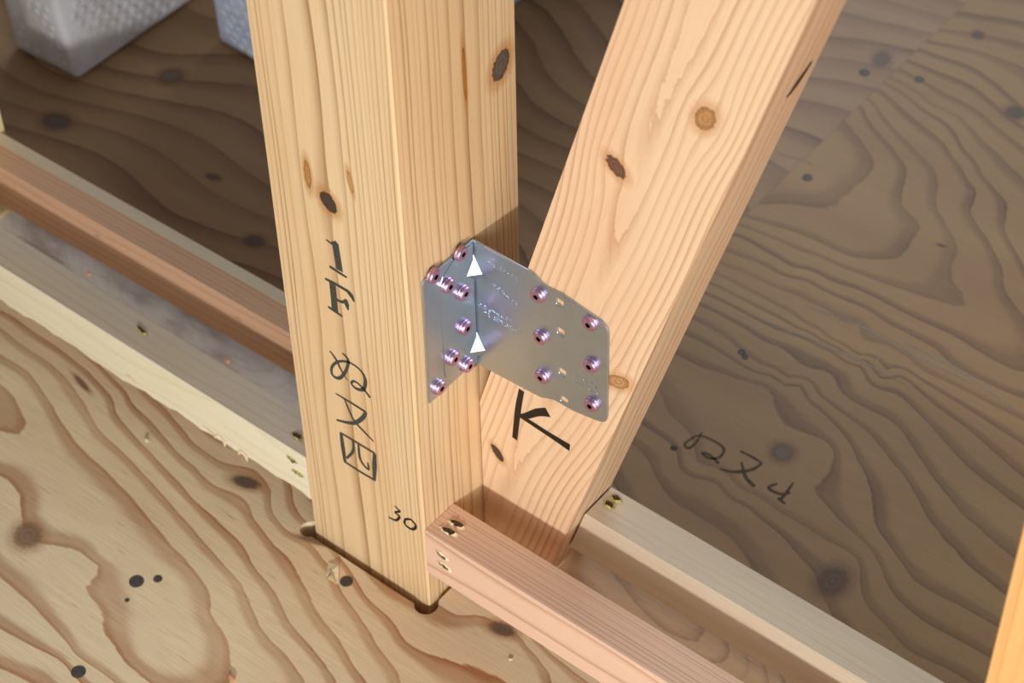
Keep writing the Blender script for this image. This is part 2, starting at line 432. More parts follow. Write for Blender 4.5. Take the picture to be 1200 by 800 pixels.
def timber(name, mat, o, L, A, B, length, wa, wb_, ring, parent=None, ch=.0010, dv=.008, nu=24, v0=0.0, warp=None, name_mesh=None):
    """board with long axis L from corner o, cross axes A (width wa) and B (width wb_). ring = functions for faces -B, +A, +B, -A"""
    o, L, A, B = (np.array(q, float) for q in (o, L, A, B))
    w = WB(); nv = max(2, int(length / dv))
    c = ch
    w.grid(o + A * c, A, L, wa - 2 * c, length, nu, nv, 0, ring[0], v0)                                  # face looking to -B
    w.grid(o + A * wa + B * c, B, L, wb_ - 2 * c, length, nu, nv, 1, ring[1], v0)                        # face looking to +A
    w.grid(o + A * (wa - c) + B * wb_, -A, L, wa - 2 * c, length, nu, nv, 2, ring[2], v0)                # +B
    w.grid(o + B * (wb_ - c), -B, L, wb_ - 2 * c, length, nu, nv, 3, ring[3], v0)                        # -A
    cr = [((wa - c, 0), (wa, c)), ((wa, wb_ - c), (wa - c, wb_)), ((c, wb_), (0, wb_ - c)), ((0, c), (c, 0))]
    for i, (p, q) in enumerate(cr):
        a = o + A * p[0] + B * p[1]; b = o + A * q[0] + B * q[1]; d = b - a; n = np.linalg.norm(d)
        w.grid(a, d / n, L, n, length, 1, nv, 4 + i, lambda u, v: np.full(np.shape(v), .2), v0)
    loop = [(c, 0), (wa - c, 0), (wa, c), (wa, wb_ - c), (wa - c, wb_), (c, wb_), (0, wb_ - c), (0, c)]
    for e, rev in ((0.0, True), (length, False)):
        P = [o + A * a + B * b + L * e for a, b in loop]
        U = [(80 + a, b) for a, b in loop]; R = [math.hypot(a / wa - .5, b / wb_ + .4) * 9 for a, b in loop]
        if rev: P, U, R = P[::-1], U[::-1], R[::-1]
        w.poly(P, U, R)
    if warp: w.v = [tuple(warp(np.array(p))) for p in w.v]
    # make sure the faces look outwards for left-handed frames
    if np.dot(np.cross(A, B), L) < 0: w.f = [f[::-1] for f in w.f]
    return w.build(name, mat, parent)

# ------------------------------------------------------------------ marks and nails on surfaces
def stroke(pts, widths, nrm, lift=.00018):
    """flat ink ribbon through 3D points lying on a plane"""
    P = [np.array(p) for p in pts]; n = np.array(nrm, float)
    # Catmull-Rom refinement keeps hand-drawn curves round
    Q = []; Wd = []
    for i in range(len(P) - 1):
        p0, p1, p2, p3 = P[max(i - 1, 0)], P[i], P[i + 1], P[min(i + 2, len(P) - 1)]
        for k in range(6):
            t = k / 6
            Q.append(.5 * ((2 * p1) + (p2 - p0) * t + (2 * p0 - 5 * p1 + 4 * p2 - p3) * t * t + (3 * p1 - p0 - 3 * p2 + p3) * t ** 3))
            Wd.append(widths[i] * (1 - t) + widths[i + 1] * t)
    Q.append(P[-1]); Wd.append(widths[-1])
    V = []
    for i, q in enumerate(Q):
        d = Q[min(i + 1, len(Q) - 1)] - Q[max(i - 1, 0)]; d = d / (np.linalg.norm(d) + 1e-12)
        s = np.cross(n, d); V += [q + s * Wd[i] / 2 + n * lift, q - s * Wd[i] / 2 + n * lift]
    F = [(2 * i, 2 * i + 1, 2 * i + 3, 2 * i + 2) for i in range(len(Q) - 1)]
    return V, F
def glyph(name, strokes, ax, val, nrm, mat, parent, label=None):
    V = []; F = []
    for k, (pts, wd) in enumerate(strokes):
        P = [on(a, b, ax, val) for a, b in pts]
        if np.isscalar(wd): wd = [wd] * len(P)
        wd = [x * (1.6 if ax == 1 else .9) for x in wd]
        v, f = stroke(P, wd, nrm, .00018 + .00003 * k); b = len(V); V += v; F += [tuple(i + b for i in q) for q in f]
    o = link(name, mesh(name, V, F), parent, mat)
    if label: o['label'] = label
    return o

def disc_mesh(name, r, h, n=16, dome=.0, top=.8):
    V = []; F = []
    for rr, z in ((r, 0), (r, h * .55), (r * top, h)):
        V += [(rr * math.cos(2 * math.pi * i / n), rr * math.sin(2 * math.pi * i / n), z) for i in range(n)]
    V.append((0, 0, h - dome))
    for k in (0, 1):
        for i in range(n):
            j = (i + 1) % n; F.append((k * n + i, k * n + j, k * n + n + j, k * n + n + i))
    for i in range(n): F.append((2 * n + i, 2 * n + (i + 1) % n, 3 * n))
    return mesh(name, V, F)
def frame_rot(n, up=(0, 0, 1)):
    return Vector(n).to_track_quat('Z', 'Y').to_euler()

# a driven nail: raised disc coloured dark for the pit's shade, torn pale rim, head on top
pit_me = disc_mesh('pit', 1, 1, 14, .6, .9)
def torn_nail(parent, p, nrm, along, a, b, rim='pale', head=True, name='nail_hole'):
    n = Vector(nrm); d = Vector(along).normalized(); s = n.cross(d)
    rot = Matrix((d, s, n)).transposed().to_4x4()
    o = bpy.data.objects.new(name, pit_me.copy()); o.data.materials.clear(); o.data.materials.append(M['dark'])
    COL.objects.link(o); o.parent = parent
    o.matrix_local = Matrix.Translation(Vector(p)) @ rot @ Matrix.Diagonal((a, b, .0005, 1))
    rnd = random.Random(int(abs(p[0]) * 1e5))
    V = []; F = []
    N = 14
    for i in range(N):
        t = 2 * math.pi * i / N
        k = 1.1 + .6 * rnd.random(); h = .0012 * rnd.random()
        V += [(a * .95 * math.cos(t), b * .95 * math.sin(t), .0005 + h), (a * k * math.cos(t) + a * .1, b * k * math.sin(t), .00015)]
    for i in range(N):
        if rnd.random() < .75:
            j = (i + 1) % N; F.append((2 * i, 2 * i + 1, 2 * j + 1, 2 * j))
    r = link('torn_rim', mesh('torn_rim', V, F), parent, M[rim])
    r.matrix_local = Matrix.Translation(Vector(p)) @ rot
    if head:
        h = link('nail_head', disc_mesh('nail_head', .55 * b, .0009, 12), parent, M['steel'])
        h.matrix_local = Matrix.Translation(Vector(p) - d * a * .35 + n * .0003) @ rot
    return o

# ------------------------------------------------------------------ post
def zf(px): return on(px[0], px[1], 1, 0.0)
def uvpost(px): q = zf(px); return (q[0] + .105 - .001, q[2] + .12)
pk = []
for p0, p1, mn, c in (((377, 223), (392, 250), .0060, '4a3d34'), ((358, 188), (362, 220), .0026, 'c08a4c'), ((407, 200), (413, 226), .0016, 'cf9c60')):
    pk.append(knot_axis(uvpost(p0), uvpost(p1), mn, c))
def uvr(px): q = on(px[0], px[1], 0, 0.0); return (10 + q[1] - .001, q[2] + .12)
pk.append(knot_axis(uvr((591, 57)), uvr((582, 96)), .0075, '6b5c52'))
pk.append(knot_axis(uvr((542, 56)), uvr((546, 118)), .0015, 'b97c38'))
q = on(587, 76, 0, 0.0)
M['post'] = wood('post_wood', rgb('e8c99c'), rgb('8f5a2a'), rgb('dfb684'), (.45, .95), .85, .035, .06, .42, pk, .06, .35, .6, 60, 'b9782f')
k1 = uvpost((385, 237)); 
us_f = [-.05, 0, .03, .075, .10, .165, .265, .46, .60, .655, .71, .735, .79, .825, .845, .885, .92, .965, .985, 1.05]
us_r = [-.05, .01, .045, .10, .13, .19, .22, .29, .34, .37, .46, .585, .70, .735, .79, .81, .845, .90, .915, .96, 1.05]
def wobf(u, v):
    c = np.exp(-((u - .42) / .22) ** 2)
    return c * (.025 * np.sin(v * 9 + .6) + .012 * np.sin(v * 31)) + .006 * np.sin(v * 23 + u * 9) - .10 * c * np.clip((.35 - v) / .35, 0, 1) * (u > .33)
post = timber('timber_post', M['post'], (-.105, 0, -.12), (0, 0, 1), (1, 0, 0), (0, 1, 0), 1.75, .105, .105,
    [rings(us_f, wobf, [(k1[0] / .105, k1[1], .011)]), rings(us_r, lambda u, v: .012 * np.sin(v * 8 + 2) + .006 * np.sin(v * 29), [(.80, q[2] + .12, .001)]), lin(14), lin(13)],
    ch=.0013, dv=.006, nu=40)
setp(post, 'square pale timber post marked with black handwriting, standing in a floor cut-out', 'post')
NF = (0, -1, 0)
T1 = lambda p: tile(370, 270, .15, p)
T2 = lambda p: tile(380, 400, .225, p)
T3 = lambda p: tile(340, 590, .16667, p)
glyph('written_digit', [(T1([(80,70),(135,105),(165,92)]), [.0006,.0012,.002]), (T1([(152,92),(170,200),(188,312)]), .0034), (T1([(108,278),(180,325),(246,367)]), [.0012,.0014,.0009])], 1, 0, NF, M['ink'], post, 'handwritten black 1')
glyph('written_letter', [(T1([(74,376),(150,413),(262,480)]), [.0012,.0014,.0018]), (T1([(255,478),(280,510),(302,557)]), [.0022,.0026,.0006]), (T1([(132,408),(142,510),(152,622)]), .0033),
    (T1([(150,528),(200,556),(238,550)]), [.0012,.0013,.0014]), (T1([(240,538),(244,575),(256,622)]), [.0012,.0026,.0005]), (T1([(98,594),(160,635),(211,670)]), [.0010,.0014,.0009])], 1, 0, NF, M['ink'], post, 'handwritten black F')
glyph('written_kana', [(T2([(30,48),(60,90),(90,150),(122,202)]), [.0009,.0014,.0012,.0005]),
    (T2([(95,60),(125,95),(115,150),(80,190),(45,175),(40,135),(72,105),(130,108),(190,150),(215,200),(205,248),(168,245),(142,218),(160,207),(200,240),(240,292)]),
     [.0008,.0016,.0015,.0016,.0014,.0013,.0012,.0010,.0012,.0018,.0018,.0015,.0012,.0011,.0012,.0014])], 1, 0, NF, M['ink'], post, 'handwritten black kana nu')
glyph('written_kanji', [(T2([(60,270),(140,318),(218,368)]), [.0008,.0013,.0014]), (T2([(218,366),(200,398),(150,425),(65,408)]), [.0016,.0020,.0018,.0009]),
    (T2([(105,295),(150,400),(200,460),(258,520)]), [.0009,.0013,.0014,.0008])], 1, 0, NF, M['ink'], post, 'handwritten black character')
glyph('written_kanji', [(T2([(88,475),(98,550),(110,632)]), [.0016,.0024,.0016]), (T2([(88,476),(175,528),(264,582)]), .0013), (T2([(263,580),(263,650),(262,724)]), [.0018,.0026,.0014]),
    (T2([(108,625),(180,672),(262,720)]), .0013), (T2([(150,515),(152,568),(118,607)]), [.0012,.0015,.0010]), (T2([(180,535),(186,600),(205,640),(232,664),(228,630)]), [.0011,.0015,.0014,.0013,.0008])], 1, 0, NF, M['ink'], post, 'handwritten black boxed character')
glyph('written_digit', [(T3([(735,15),(772,52),(738,60),(770,88),(745,116),(694,94)]), [.0007,.0012,.0009,.0013,.0012,.0009])], 1, 0, NF, M['ink_black'], post, 'handwritten black 3')
glyph('written_digit', [(T3([(812,108),(850,112),(884,152),(870,178),(838,170),(806,138),(812,106)]), [.0011,.0012,.0014,.0014,.0013,.0013,.0010])], 1, 0, NF, M['ink_black'], post, 'handwritten black 0')

# ------------------------------------------------------------------ diagonal brace
BT = .287; TH = math.atan(BT)
X0 = .0507                                       # right edge on the floor
def bx(z): return X0 + BT * z
YB0, YB1 = .0602, .1050
ZT = 1.35; WH = .0937                            # horizontal width of the 90 mm board
zc = (WH - X0) / BT + .0012
outline = [(.0004, .0002), (bx(.0002), .0002), (bx(ZT), ZT), (bx(ZT) - WH, ZT), (.0004, zc)]
def brace_uv(x, z):
    u = ((x - (X0 - WH)) * math.cos(TH) - z * math.sin(TH)); v = x * math.sin(TH) + z * math.cos(TH); return u, v
def bpx(px): q = on(px[0], px[1], 1, YB0); return brace_uv(q[0], q[2])
bkn = []
for p0, p1, mn, c in (((712, 182), (732, 209), .0052, '7a5440'), ((817, 130), (836, 148), .0085, 'c08c58'), ((577, 520), (589, 541), .0036, '4a4038'), ((712, 447), (737, 448), .0050, 'c8935f')):
    bkn.append(knot_axis(bpx(p0), bpx(p1), mn, c))
M['brace'] = wood('brace_wood', rgb('eac8a2'), rgb('ae6a38'), rgb('e8ba94'), (.40, .95), .8, .022, .05, .45, bkn, .06, .35, .7, 16, 'c98e5c', ringvar=.45)
cat_b = cathedral(.46, 15, 7.6, 1.0, .03, [(a / .09, b, r) for (a, b, *_), r in zip(bkn, (.010, .012, .007, .008))])
wbb = WB()
P, T, loops = cdt_sheet(outline, [], .006)
def front_ring(P):
    u, v = brace_uv(P[:, 0], P[:, 1]); return cat_b(u / .09, v), np.c_[u, v]
R, UV = front_ring(P)
b0 = wbb.pts(np.c_[P[:, 0], np.full(len(P), YB0), P[:, 1]], UV, R)
wbb.f += [tuple(int(i) + b0 for i in t) for t in T]
b1 = wbb.pts(np.c_[P[:, 0], np.full(len(P), YB1), P[:, 1]], UV + (20, 0), R)
wbb.f += [tuple(int(i) + b1 for i in t[::-1]) for t in T]
Ls = math.hypot(BT, 1)
wbb.grid((bx(.0002), YB0, .0002), (0, 1, 0), (BT / Ls, 0, 1 / Ls), YB1 - YB0, (ZT - .0002) * Ls, 14, 120, 1, lin(5, 3, .2, 2.0))
zl = zc
wbb.grid((.0004, YB1, zl), (0, -1, 0), (BT / Ls, 0, 1 / Ls), YB1 - YB0, (ZT - zl) * Ls, 14, 120, 3, lin(5, 3, .2, 1.0))
wbb.poly([(.0004, YB0, .0002), (.0004, YB0, zc), (.0004, YB1, zc), (.0004, YB1, .0002)])
wbb.poly([(.0004, YB0, .0002), (.0004, YB1, .0002), (bx(.0002), YB1, .0002), (bx(.0002), YB0, .0002)])
wbb.poly([(bx(ZT) - WH, YB0, ZT), (bx(ZT), YB0, ZT), (bx(ZT), YB1, ZT), (bx(ZT) - WH, YB1, ZT)])
brace = wbb.build('diagonal_brace', M['brace'])
setp(brace, 'leaning pinkish timber brace marked with a black K, bracketed to the post', 'brace')
TK = lambda p: tile(540, 400, .2, p)
glyph('written_letter', [(TK([(357,285),(336,400),(317,570)]), [.0026,.0030,.0026]), (TK([(512,415),(450,415),(385,435),(342,432)]), [.0046,.0036,.0028,.0014]),
    (TK([(340,428),(420,480),(520,545),(640,622)]), [.0022,.0026,.0028,.0042])], 1, YB0, NF, M['ink_black'], brace, 'thick handwritten black K')
# long dark pitch streak on the brace's right side
def on_brace_side(px):
    n = np.array([1, 0, -BT]); d = CR @ np.array([(px[0] - 600) / CF, -(px[1] - 400) / CF, -1.0]); t = (X0 - CPOS @ n) / (d @ n); return CPOS + t * d
nb = np.array([1, 0, -BT]) / Ls
v, f = stroke([on_brace_side(p) for p in ((951, 72), (939, 90), (928, 106), (921, 114))], [.0030, .0070, .0060, .0015], nb)
o = link('pitch_streak', mesh('pitch_streak', v, f), brace, plain('dark_pitch', rgb('3a2a1c'), .5)); o['label'] = 'dark resin streak'

# ------------------------------------------------------------------ batten strips (30 x 45 mm), held clear of the floor
M['strip_fr'] = wood('strip_pink_wood', rgb('e9c2a6'), rgb('9f6549'), rgb('e4bd9e'), (.60, .97), .75, .03, .05, .5, (), .06, .3, .5, 40)
M['strip_br'] = wood('strip_pale_wood', rgb('d8c7ac'), rgb('b89a7c'), rgb('cdb9a0'), (.5, .99), .3, .12, .08, .40, (), .1, .45, .8, 60)
M['strip_fl'] = wood('strip_white_wood', rgb('f2e8cc'), rgb('cdb98f'), rgb('efe0b8'), (.5, .99), .45, .06, .06, .5, (), .08, .35, .5, 60)
M['strip_fltop'] = wood('strip_grey_top', rgb('d2bda2'), rgb('a88c70'), rgb('c6bdb4'), (.5, .99), .45, .08, .06, .40, (), .08, .45, .9, 60)
M['strip_bl'] = wood('strip_red_wood', rgb('d3a888'), rgb('8f5a40'), rgb('cda283'), (.5, .97), .45, .06, .06, .45, (), .08, .35, .6, 60)
H0, H1 = .0339, .0782
S_END = .3872
GRP = 'raised batten strips nailed along the wall line'
fr = timber('batten_strip', M['strip_fr'], (.0003, .0002, H0), (1, 0, 0), (0, 1, 0), (0, 0, 1), S_END - .0003, .0295, H1 - H0,
    [lin(3, 2, .2, 1), lin(4, 0, .1, 2), rings([-.1, 0, .09, .21, .27, .46, .62, .69, .82, .94, 1.05], lambda u, v: .02 * np.sin(v * 11)), lambda u, v: 2.4 * np.sqrt((u - .42 + .35 * v) ** 2 + .004) + 2.0 * v + .1 * np.sin(v * 31)], ch=.0006, nu=20)
setp(fr, 'pink batten strip butting the right of the post in front of the brace', 'batten', GRP)
def shear_end(x0, z0, k, sgn=1):
    def f(p):
        if p[0] < x0 + .004: p[0] += k * (p[2] - z0)
        return p
    return f
br = timber('batten_strip', M['strip_br'], (.0744 , .0750, H0), (1, 0, 0), (0, 1, 0), (0, 0, 1), S_END - .0744, .0300, .0442,
    [lin(3, 2, .2, 4), lin(4, 0, .1, 5), lin(5, 0, .12, 6), lin(2.2, 2.5, .2, 7)], ch=.0008, nu=20, warp=shear_end(.0744, .0781, BT))
setp(br, 'pale batten strip running from behind the brace foot to the right stud, topside bluish grey', 'batten', GRP)
SX0 = -.5185
def ragged(p):
    if p[1] < .003 and p[2] < .0338 + .003:
        x = p[0]; g = max(0, math.sin(x * 61 + 1.2)) * .0016 + .0009 * math.sin(x * 170) + .0007 * math.sin(x * 410)
        if -.36 < x < -.20: g += .0015 * math.exp(-((x + .29) / .05) ** 2)
        p[2] -= g; 
    return p
flt = timber('batten_strip', M['strip_fl'], (SX0 - .30, .0002, .0336), (1, 0, 0), (0, 1, 0), (0, 0, 1), -.1053 - SX0 + .30, .0295, .0415,
    [lin(3, 2, .2, 1), lin(4, 0, .1, 2), lin(4, 0, .2, 8), lin(3, 2.4, .3, 9)], ch=.0008, nu=20, warp=ragged)
setp(flt, 'whitish rough-edged batten strip left of the post, nearest the open floor', 'batten', GRP)
flt.data.materials.append(M['strip_fltop'])
for pl in flt.data.polygons:
    if pl.normal.z > .8: pl.material_index = 1  # top faces take a greyer tone than the front
a_ = math.radians(1.05)
Lb = (math.cos(a_), math.sin(a_), 0); Ab = (-math.sin(a_), math.cos(a_), 0)
bl = timber('batten_strip', M['strip_bl'], (SX0 + .0003 + .0004, .0716, H0), Lb, Ab, (0, 0, 1), (-.1060 - SX0) , .0300, .0443,
    [lin(3, 2, .2, 1), lin(4, 0, .1, 2), lin(7, 0, .15, 4), lin(5, 1, .2, 9)], ch=.0008, nu=20)
setp(bl, 'reddish batten strip between the left stud and the post, behind the whitish one', 'batten', GRP)

bl.data.materials.append(M['strip_br'])
for pl in bl.data.polygons:
    if pl.normal.z > .8 and np.dot(np.array(pl.center) - (SX0, .0716, 0), Ab) > .0195: pl.material_index = 1
# nail holes
TZ = lambda p: tile(480, 600, .15, [p])[0]
for px in (TZ((370, 92)), TZ((305, 150))):
    torn_nail(fr, on(*px, 2, H1), (0, 0, 1), (1, .12, 0), .0052, .0022, 'pale')
for px in (TZ((250, 330)), TZ((278, 422))):
    torn_nail(fr, on(*px, 1, .0002), NF, (1, 0, -.25), .0046, .0017, 'pale', False)
for px in ((714, 591), (722, 584)):
    torn_nail(br, on(*px, 2, H0 + .0442), (0, 0, 1), (1, -.2, 0), .0034, .0022, 'green', False)
for px in ((342, 538), (349, 554)):
    torn_nail(flt, on(*px, 1, .0002), NF, (1, 0, -.1), .0036, .0013, 'green', False)
torn_nail(flt, on(348, 511, 2, .0751), (0, 0, 1), (1, 0, 0), .0040, .0020, 'green', False)
torn_nail(flt, on(166, 387, 2, .0751), (0, 0, 1), (1, -.2, 0), .0048, .0014, 'green', False)
# splinters along the ragged lower edge
for px, dx, dz in (((258, 512), -.006, -.004), ((284, 530), -.004, -.004), ((287, 533), .003, -.005), ((262, 516), .002, -.005), ((150, 441), .012, -.003), ((240, 501), .014, -.0025)):
    q = on(px[0], px[1], 1, -.0004)
    s = link('splinter', mesh('splinter', [q + (-.003, 0, .001), q + (.003, 0, .001), q + (dx, -.0012, dz), q + (0, .0010, .0005)], [(0, 2, 1), (0, 1, 3), (0, 3, 2), (1, 2, 3)]), flt, M['pale'])

# ------------------------------------------------------------------ studs at the sides
M['stud_r'] = wood('stud_orange_wood', rgb('e3b070'), rgb('bf8040'), rgb('dba763'), (.4, .98), .6, .05, .06, .45, (), .06, .35, .6, 50)
sr = timber('wall_stud', M['stud_r'], (.3880, .0, .0002), (0, 0, 1), (1, 0, 0), (0, 1, 0), 1.4, .030, .105, [lin(4, 2, .2, 1), lin(12), lin(4), lin(12)], nu=14, dv=.02)
setp(sr, 'slim orange upright stud at the far end of the pink and pale battens', 'stud')
M['stud_l'] = wood('stud_yellow_wood', rgb('edd6a0'), rgb('c9a263'), None, (.4, .98), .5, .05, .06, .5, (), .06, .3, .6, 50)
sl = timber('wall_stud', M['stud_l'], (SX0 - .030, .0305, .0002), (0, 0, 1), (1, 0, 0), (0, 1, 0), 1.4, .030, .0755, [lin(4, 2, .2, 1), lin(12), lin(4), lin(12)], nu=14, dv=.02)
setp(sl, 'slim pale yellow upright stud at the end of the reddish batten', 'stud')

# ------------------------------------------------------------------ steel brace bracket
def steel(name, base, rough, spang=.05):
    t = NT(name); tc = t.node('ShaderNodeTexCoord').outputs['Object']
    n = t.noise(tc, 90, 4, .6); n2 = t.noise(t.scaled(tc, (60, 60, 60)), 1, 2)
    t.l.new(t.mix(t.ramp(n, .3, .7), tuple(c * .97 for c in base[:3]) + (1,), base), t.bsdf.inputs['Base Color'])
    t.bsdf.inputs['Metallic'].default_value = 1.0
    t.l.new(t.ramp(t.math('ADD', t.math('MULTIPLY', n, .6), t.math('MULTIPLY', n2, .4)), .3, .7, rough - spang, rough + spang), t.bsdf.inputs['Roughness'])
    return t.m
M['zinc'] = steel('galvanised_steel', rgb('c0cfdf'), .34, .03)
M['purple'] = steel('purple_passivated_steel', rgb('cfa9c8'), .36, .05)
M['recess'] = plain('dark_drive_recess', rgb('2a1226'), .4, .6)
bracket = empty('brace_bracket', (0, .058, .19))
setp(bracket, 'galvanised steel angle bracket with purple screws joining post and brace', 'bracket')
def sheet_extrude(name, outline, holes, to3d, t, mat, parent, bev=.0006):
    """outline in mm 2D -> closed sheet of thickness t; to3d(a, b, h)"""
    P, T, loops = cdt_sheet([(a / 1000, b / 1000) for a, b in outline], [[(a / 1000, b / 1000) for a, b in h] for h in holes], 0)
    bm = bmesh.new()
    top = [bm.verts.new(to3d(a, b, t)) for a, b in P]; bot = [bm.verts.new(to3d(a, b, 0)) for a, b in P]
    for tr in T:
        bm.faces.new([top[i] for i in tr]); bm.faces.new([bot[i] for i in tr[::-1]])
    bm.verts.index_update()
    lut = {(round(a, 6), round(b, 6)): i for i, (a, b) in enumerate(P)}
    for L in loops:
        n = len(L)
        for i in range(n):
            a = lut[(round(L[i][0], 6), round(L[i][1], 6))]; b = lut[(round(L[(i + 1) % n][0], 6), round(L[(i + 1) % n][1], 6))]
            try: bm.faces.new((bot[a], bot[b], top[b], top[a]))
            except ValueError: pass
    bmesh.ops.recalc_face_normals(bm, faces=bm.faces)
    ed = [e for e in bm.edges if len(e.link_faces) == 2 and e.calc_face_angle(0) > .6]
    if bev: bmesh.ops.bevel(bm, geom=ed, offset=bev, segments=2, affect='EDGES', profile=.5)
    me = bpy.data.meshes.new(name); bm.to_mesh(me); bm.free()
    o = link(name, me, parent, mat); o.matrix_parent_inverse = Matrix.Translation(-Vector(parent.location)); return o
T_ = .0016
YP = YB0 - .0002 - T_                                # front of the plate
plate_out = [(.4, 296.4), (45, 295.8), (49, 294.6), (53, 291.8), (57, 290.3), (62, 290.8), (68, 291.4), (97, 286.8), (100, 285), (101.8, 282), (102.4, 278), (102.8, 209),
             (102.3, 205), (100.6, 202), (97.5, 200), (92, 198.6), (76, 195.6), (66, 195.8), (61, 195.4), (56, 193.2), (52, 191.2), (46, 190.6), (.4, 188.2)]
def hole(cx, cz): return [(cx - 2.6, cz + 3.0), (cx - 2.6, cz - 2.4), (cx + 2.6, cz - 3.0), (cx + 2.6, cz + 2.4)]
hp = [on(*q, 1, YP) * 1000 for q in ((656, 355), (657, 389), (659, 436.5), (661, 469))]
sheet_extrude('brace_plate', plate_out, [hole(h[0], h[2]) for h in hp], lambda a, b, h: (a, YP + T_ - h, b), T_, M['zinc'], bracket)
fl_out = [(58.4, 296.8), (14.5, 297.6), (12.4, 295.6), (11.2, 193.6), (11.6, 192.6), (50, 192.6), (53, 190.5), (55, 188.4), (58.4, 188.2)]
sheet_extrude('post_flange', fl_out, [], lambda a, b, h: (.0002 + h, a, b), T_, M['zinc'], bracket)
panel = [(57.5, 294), (40, 294.4), (30, 288), (26.6, 283), (26.4, 206), (27.6, 202.5), (31, 200.5), (44, 200), (48, 198), (52, 193.5), (57.5, 193)]
sheet_extrude('embossed_panel', panel, [], lambda a, b, h: (.0002 + T_ - .0002 + h, a, b), .0008, M['zinc'], bracket, .0005)
# pressed stiffening darts in the bend
for zc_ in (276.5, 210.0):
    z0 = (zc_ - 3) / 1000; r = .0080
    A_ = [(.0016, YP, z0 + .0112), (.0022, YP - r, z0 - .001), (r + .0006, YP - .0004, z0 - .001), (.0016, YP, z0 - .0112), (.0009, YP + .001, z0)]
    g = link('stiffening_dart', mesh('stiffening_dart', A_, [(0, 1, 2), (3, 2, 1), (0, 4, 1), (0, 2, 4), (3, 1, 4), (3, 4, 2)]), bracket, M['zinc'])
    g.matrix_parent_inverse = Matrix.Translation(-Vector(bracket.location))
# pan-head screws with square drive
def screw_meshes():
    prof = [(0.0052, 0.0), (0.0052, .0006), (.0048, .0010), (.0048, .0026), (.0042, .0033), (.0018, .0034)]
    n = 28; V = []; F = []
    for r, z in prof: V += [(r * math.cos(2 * math.pi * i / n), r * math.sin(2 * math.pi * i / n), z) for i in range(n)]
    for k in range(len(prof) - 1):
        for i in range(n):
            j = (i + 1) % n; F.append((k * n + i, k * n + j, k * n + n + j, k * n + n + i))
    me = mesh('screw', V, F); me.materials.append(M['purple'])
    m = 6; R = .0018; V = []; F = []
    for z in (.0034, .0014):
        rr = R if z > .003 else R * .8
        V += [(rr * math.cos(2 * math.pi * i / m), rr * math.sin(2 * math.pi * i / m), z) for i in range(m)]
    for i in range(m): F.append((i, m + i, m + (i + 1) % m, (i + 1) % m))
    F.append(tuple(m + i for i in range(m)))
    me2 = mesh('drive_recess', V, F); me2.materials.append(M['recess'])
    return me, me2
sc_me, rc_me = screw_meshes()
def screw(p, n, ang):
    s = link('screw', sc_me, bracket); q = Vector(n).to_track_quat('Z', 'Y').to_matrix().to_4x4() @ Matrix.Rotation(ang, 4, 'Z')
    s.matrix_local = Matrix.Translation(Vector(p) - Vector(bracket.location)) @ q
    r = link('drive_recess', rc_me, s)
for i, px in enumerate(((541, 297), (510, 324), (526, 335), (544, 343.5), (546, 384), (532, 420), (549, 428), (517, 455))):
    q = on(*px, 0, .0042); base = .0017 if i in (1, 7) else .0025
    screw((base, q[1], q[2]), (1, 0, 0), i * .7)
for i, px in enumerate(((628, 348), (631, 397), (633, 443), (689, 381), (690, 430), (691, 476))):
    q = on(*px, 1, YP - .003); screw((q[0], YP, q[2]), (0, -1, 0), i * .9)
# stamped, illegible rows of characters on the plate
def stamp_rows(x0, z0, x1, z1, n, h, seed):
    rn = random.Random(seed); V = []; F = []
    for i in range(n):
        t = (i + .5) / n; cx = x0 + (x1 - x0) * t; cz = z0 + (z1 - z0) * t; wd = abs(x1 - x0) / n * .72
        for k in range(4):
            ax = cx + (rn.random() - .5) * wd * .8; az = cz + (rn.random() - .5) * h * .8
            if rn.random() < .5: hx, hz = wd * .30, .00022
            else: hx, hz = .00022, h * .28
            b = len(V); y = YP; d = .00028
            V += [(ax - hx, y, az - hz), (ax + hx, y, az - hz), (ax + hx, y, az + hz), (ax - hx, y, az + hz),
                  (ax - hx * .7, y - d, az - hz * .6), (ax + hx * .7, y - d, az - hz * .6), (ax + hx * .7, y - d, az + hz * .6), (ax - hx * .7, y - d, az + hz * .6)]
            F += [(b + 4, b + 5, b + 6, b + 7), (b, b + 1, b + 5, b + 4), (b + 1, b + 2, b + 6, b + 5), (b + 2, b + 3, b + 7, b + 6), (b + 3, b, b + 4, b + 7)]
    o = link('stamped_lettering', mesh('stamped_lettering', V, F), bracket, M['zinc']); o['label'] = 'faint stamped characters'
    o.matrix_parent_inverse = Matrix.Translation(-Vector(bracket.location))
def row(a, b, n, h, seed):
    p, q = on(*a, 1, YP), on(*b, 1, YP); stamp_rows(p[0], p[2], q[0], q[2], n, h, seed)
row((572, 308), (607, 328), 8, .0034, 1); row((576, 333), (592, 346), 3, .0036, 2); row((587, 344), (608, 358), 4, .0036, 3)
row((560, 356), (602, 379), 8, .0040, 4); row((566, 366), (612, 391), 9, .0040, 5)
row((674, 440), (702, 454), 5, .0034, 6); row((675, 448), (702, 463), 5, .0034, 7)

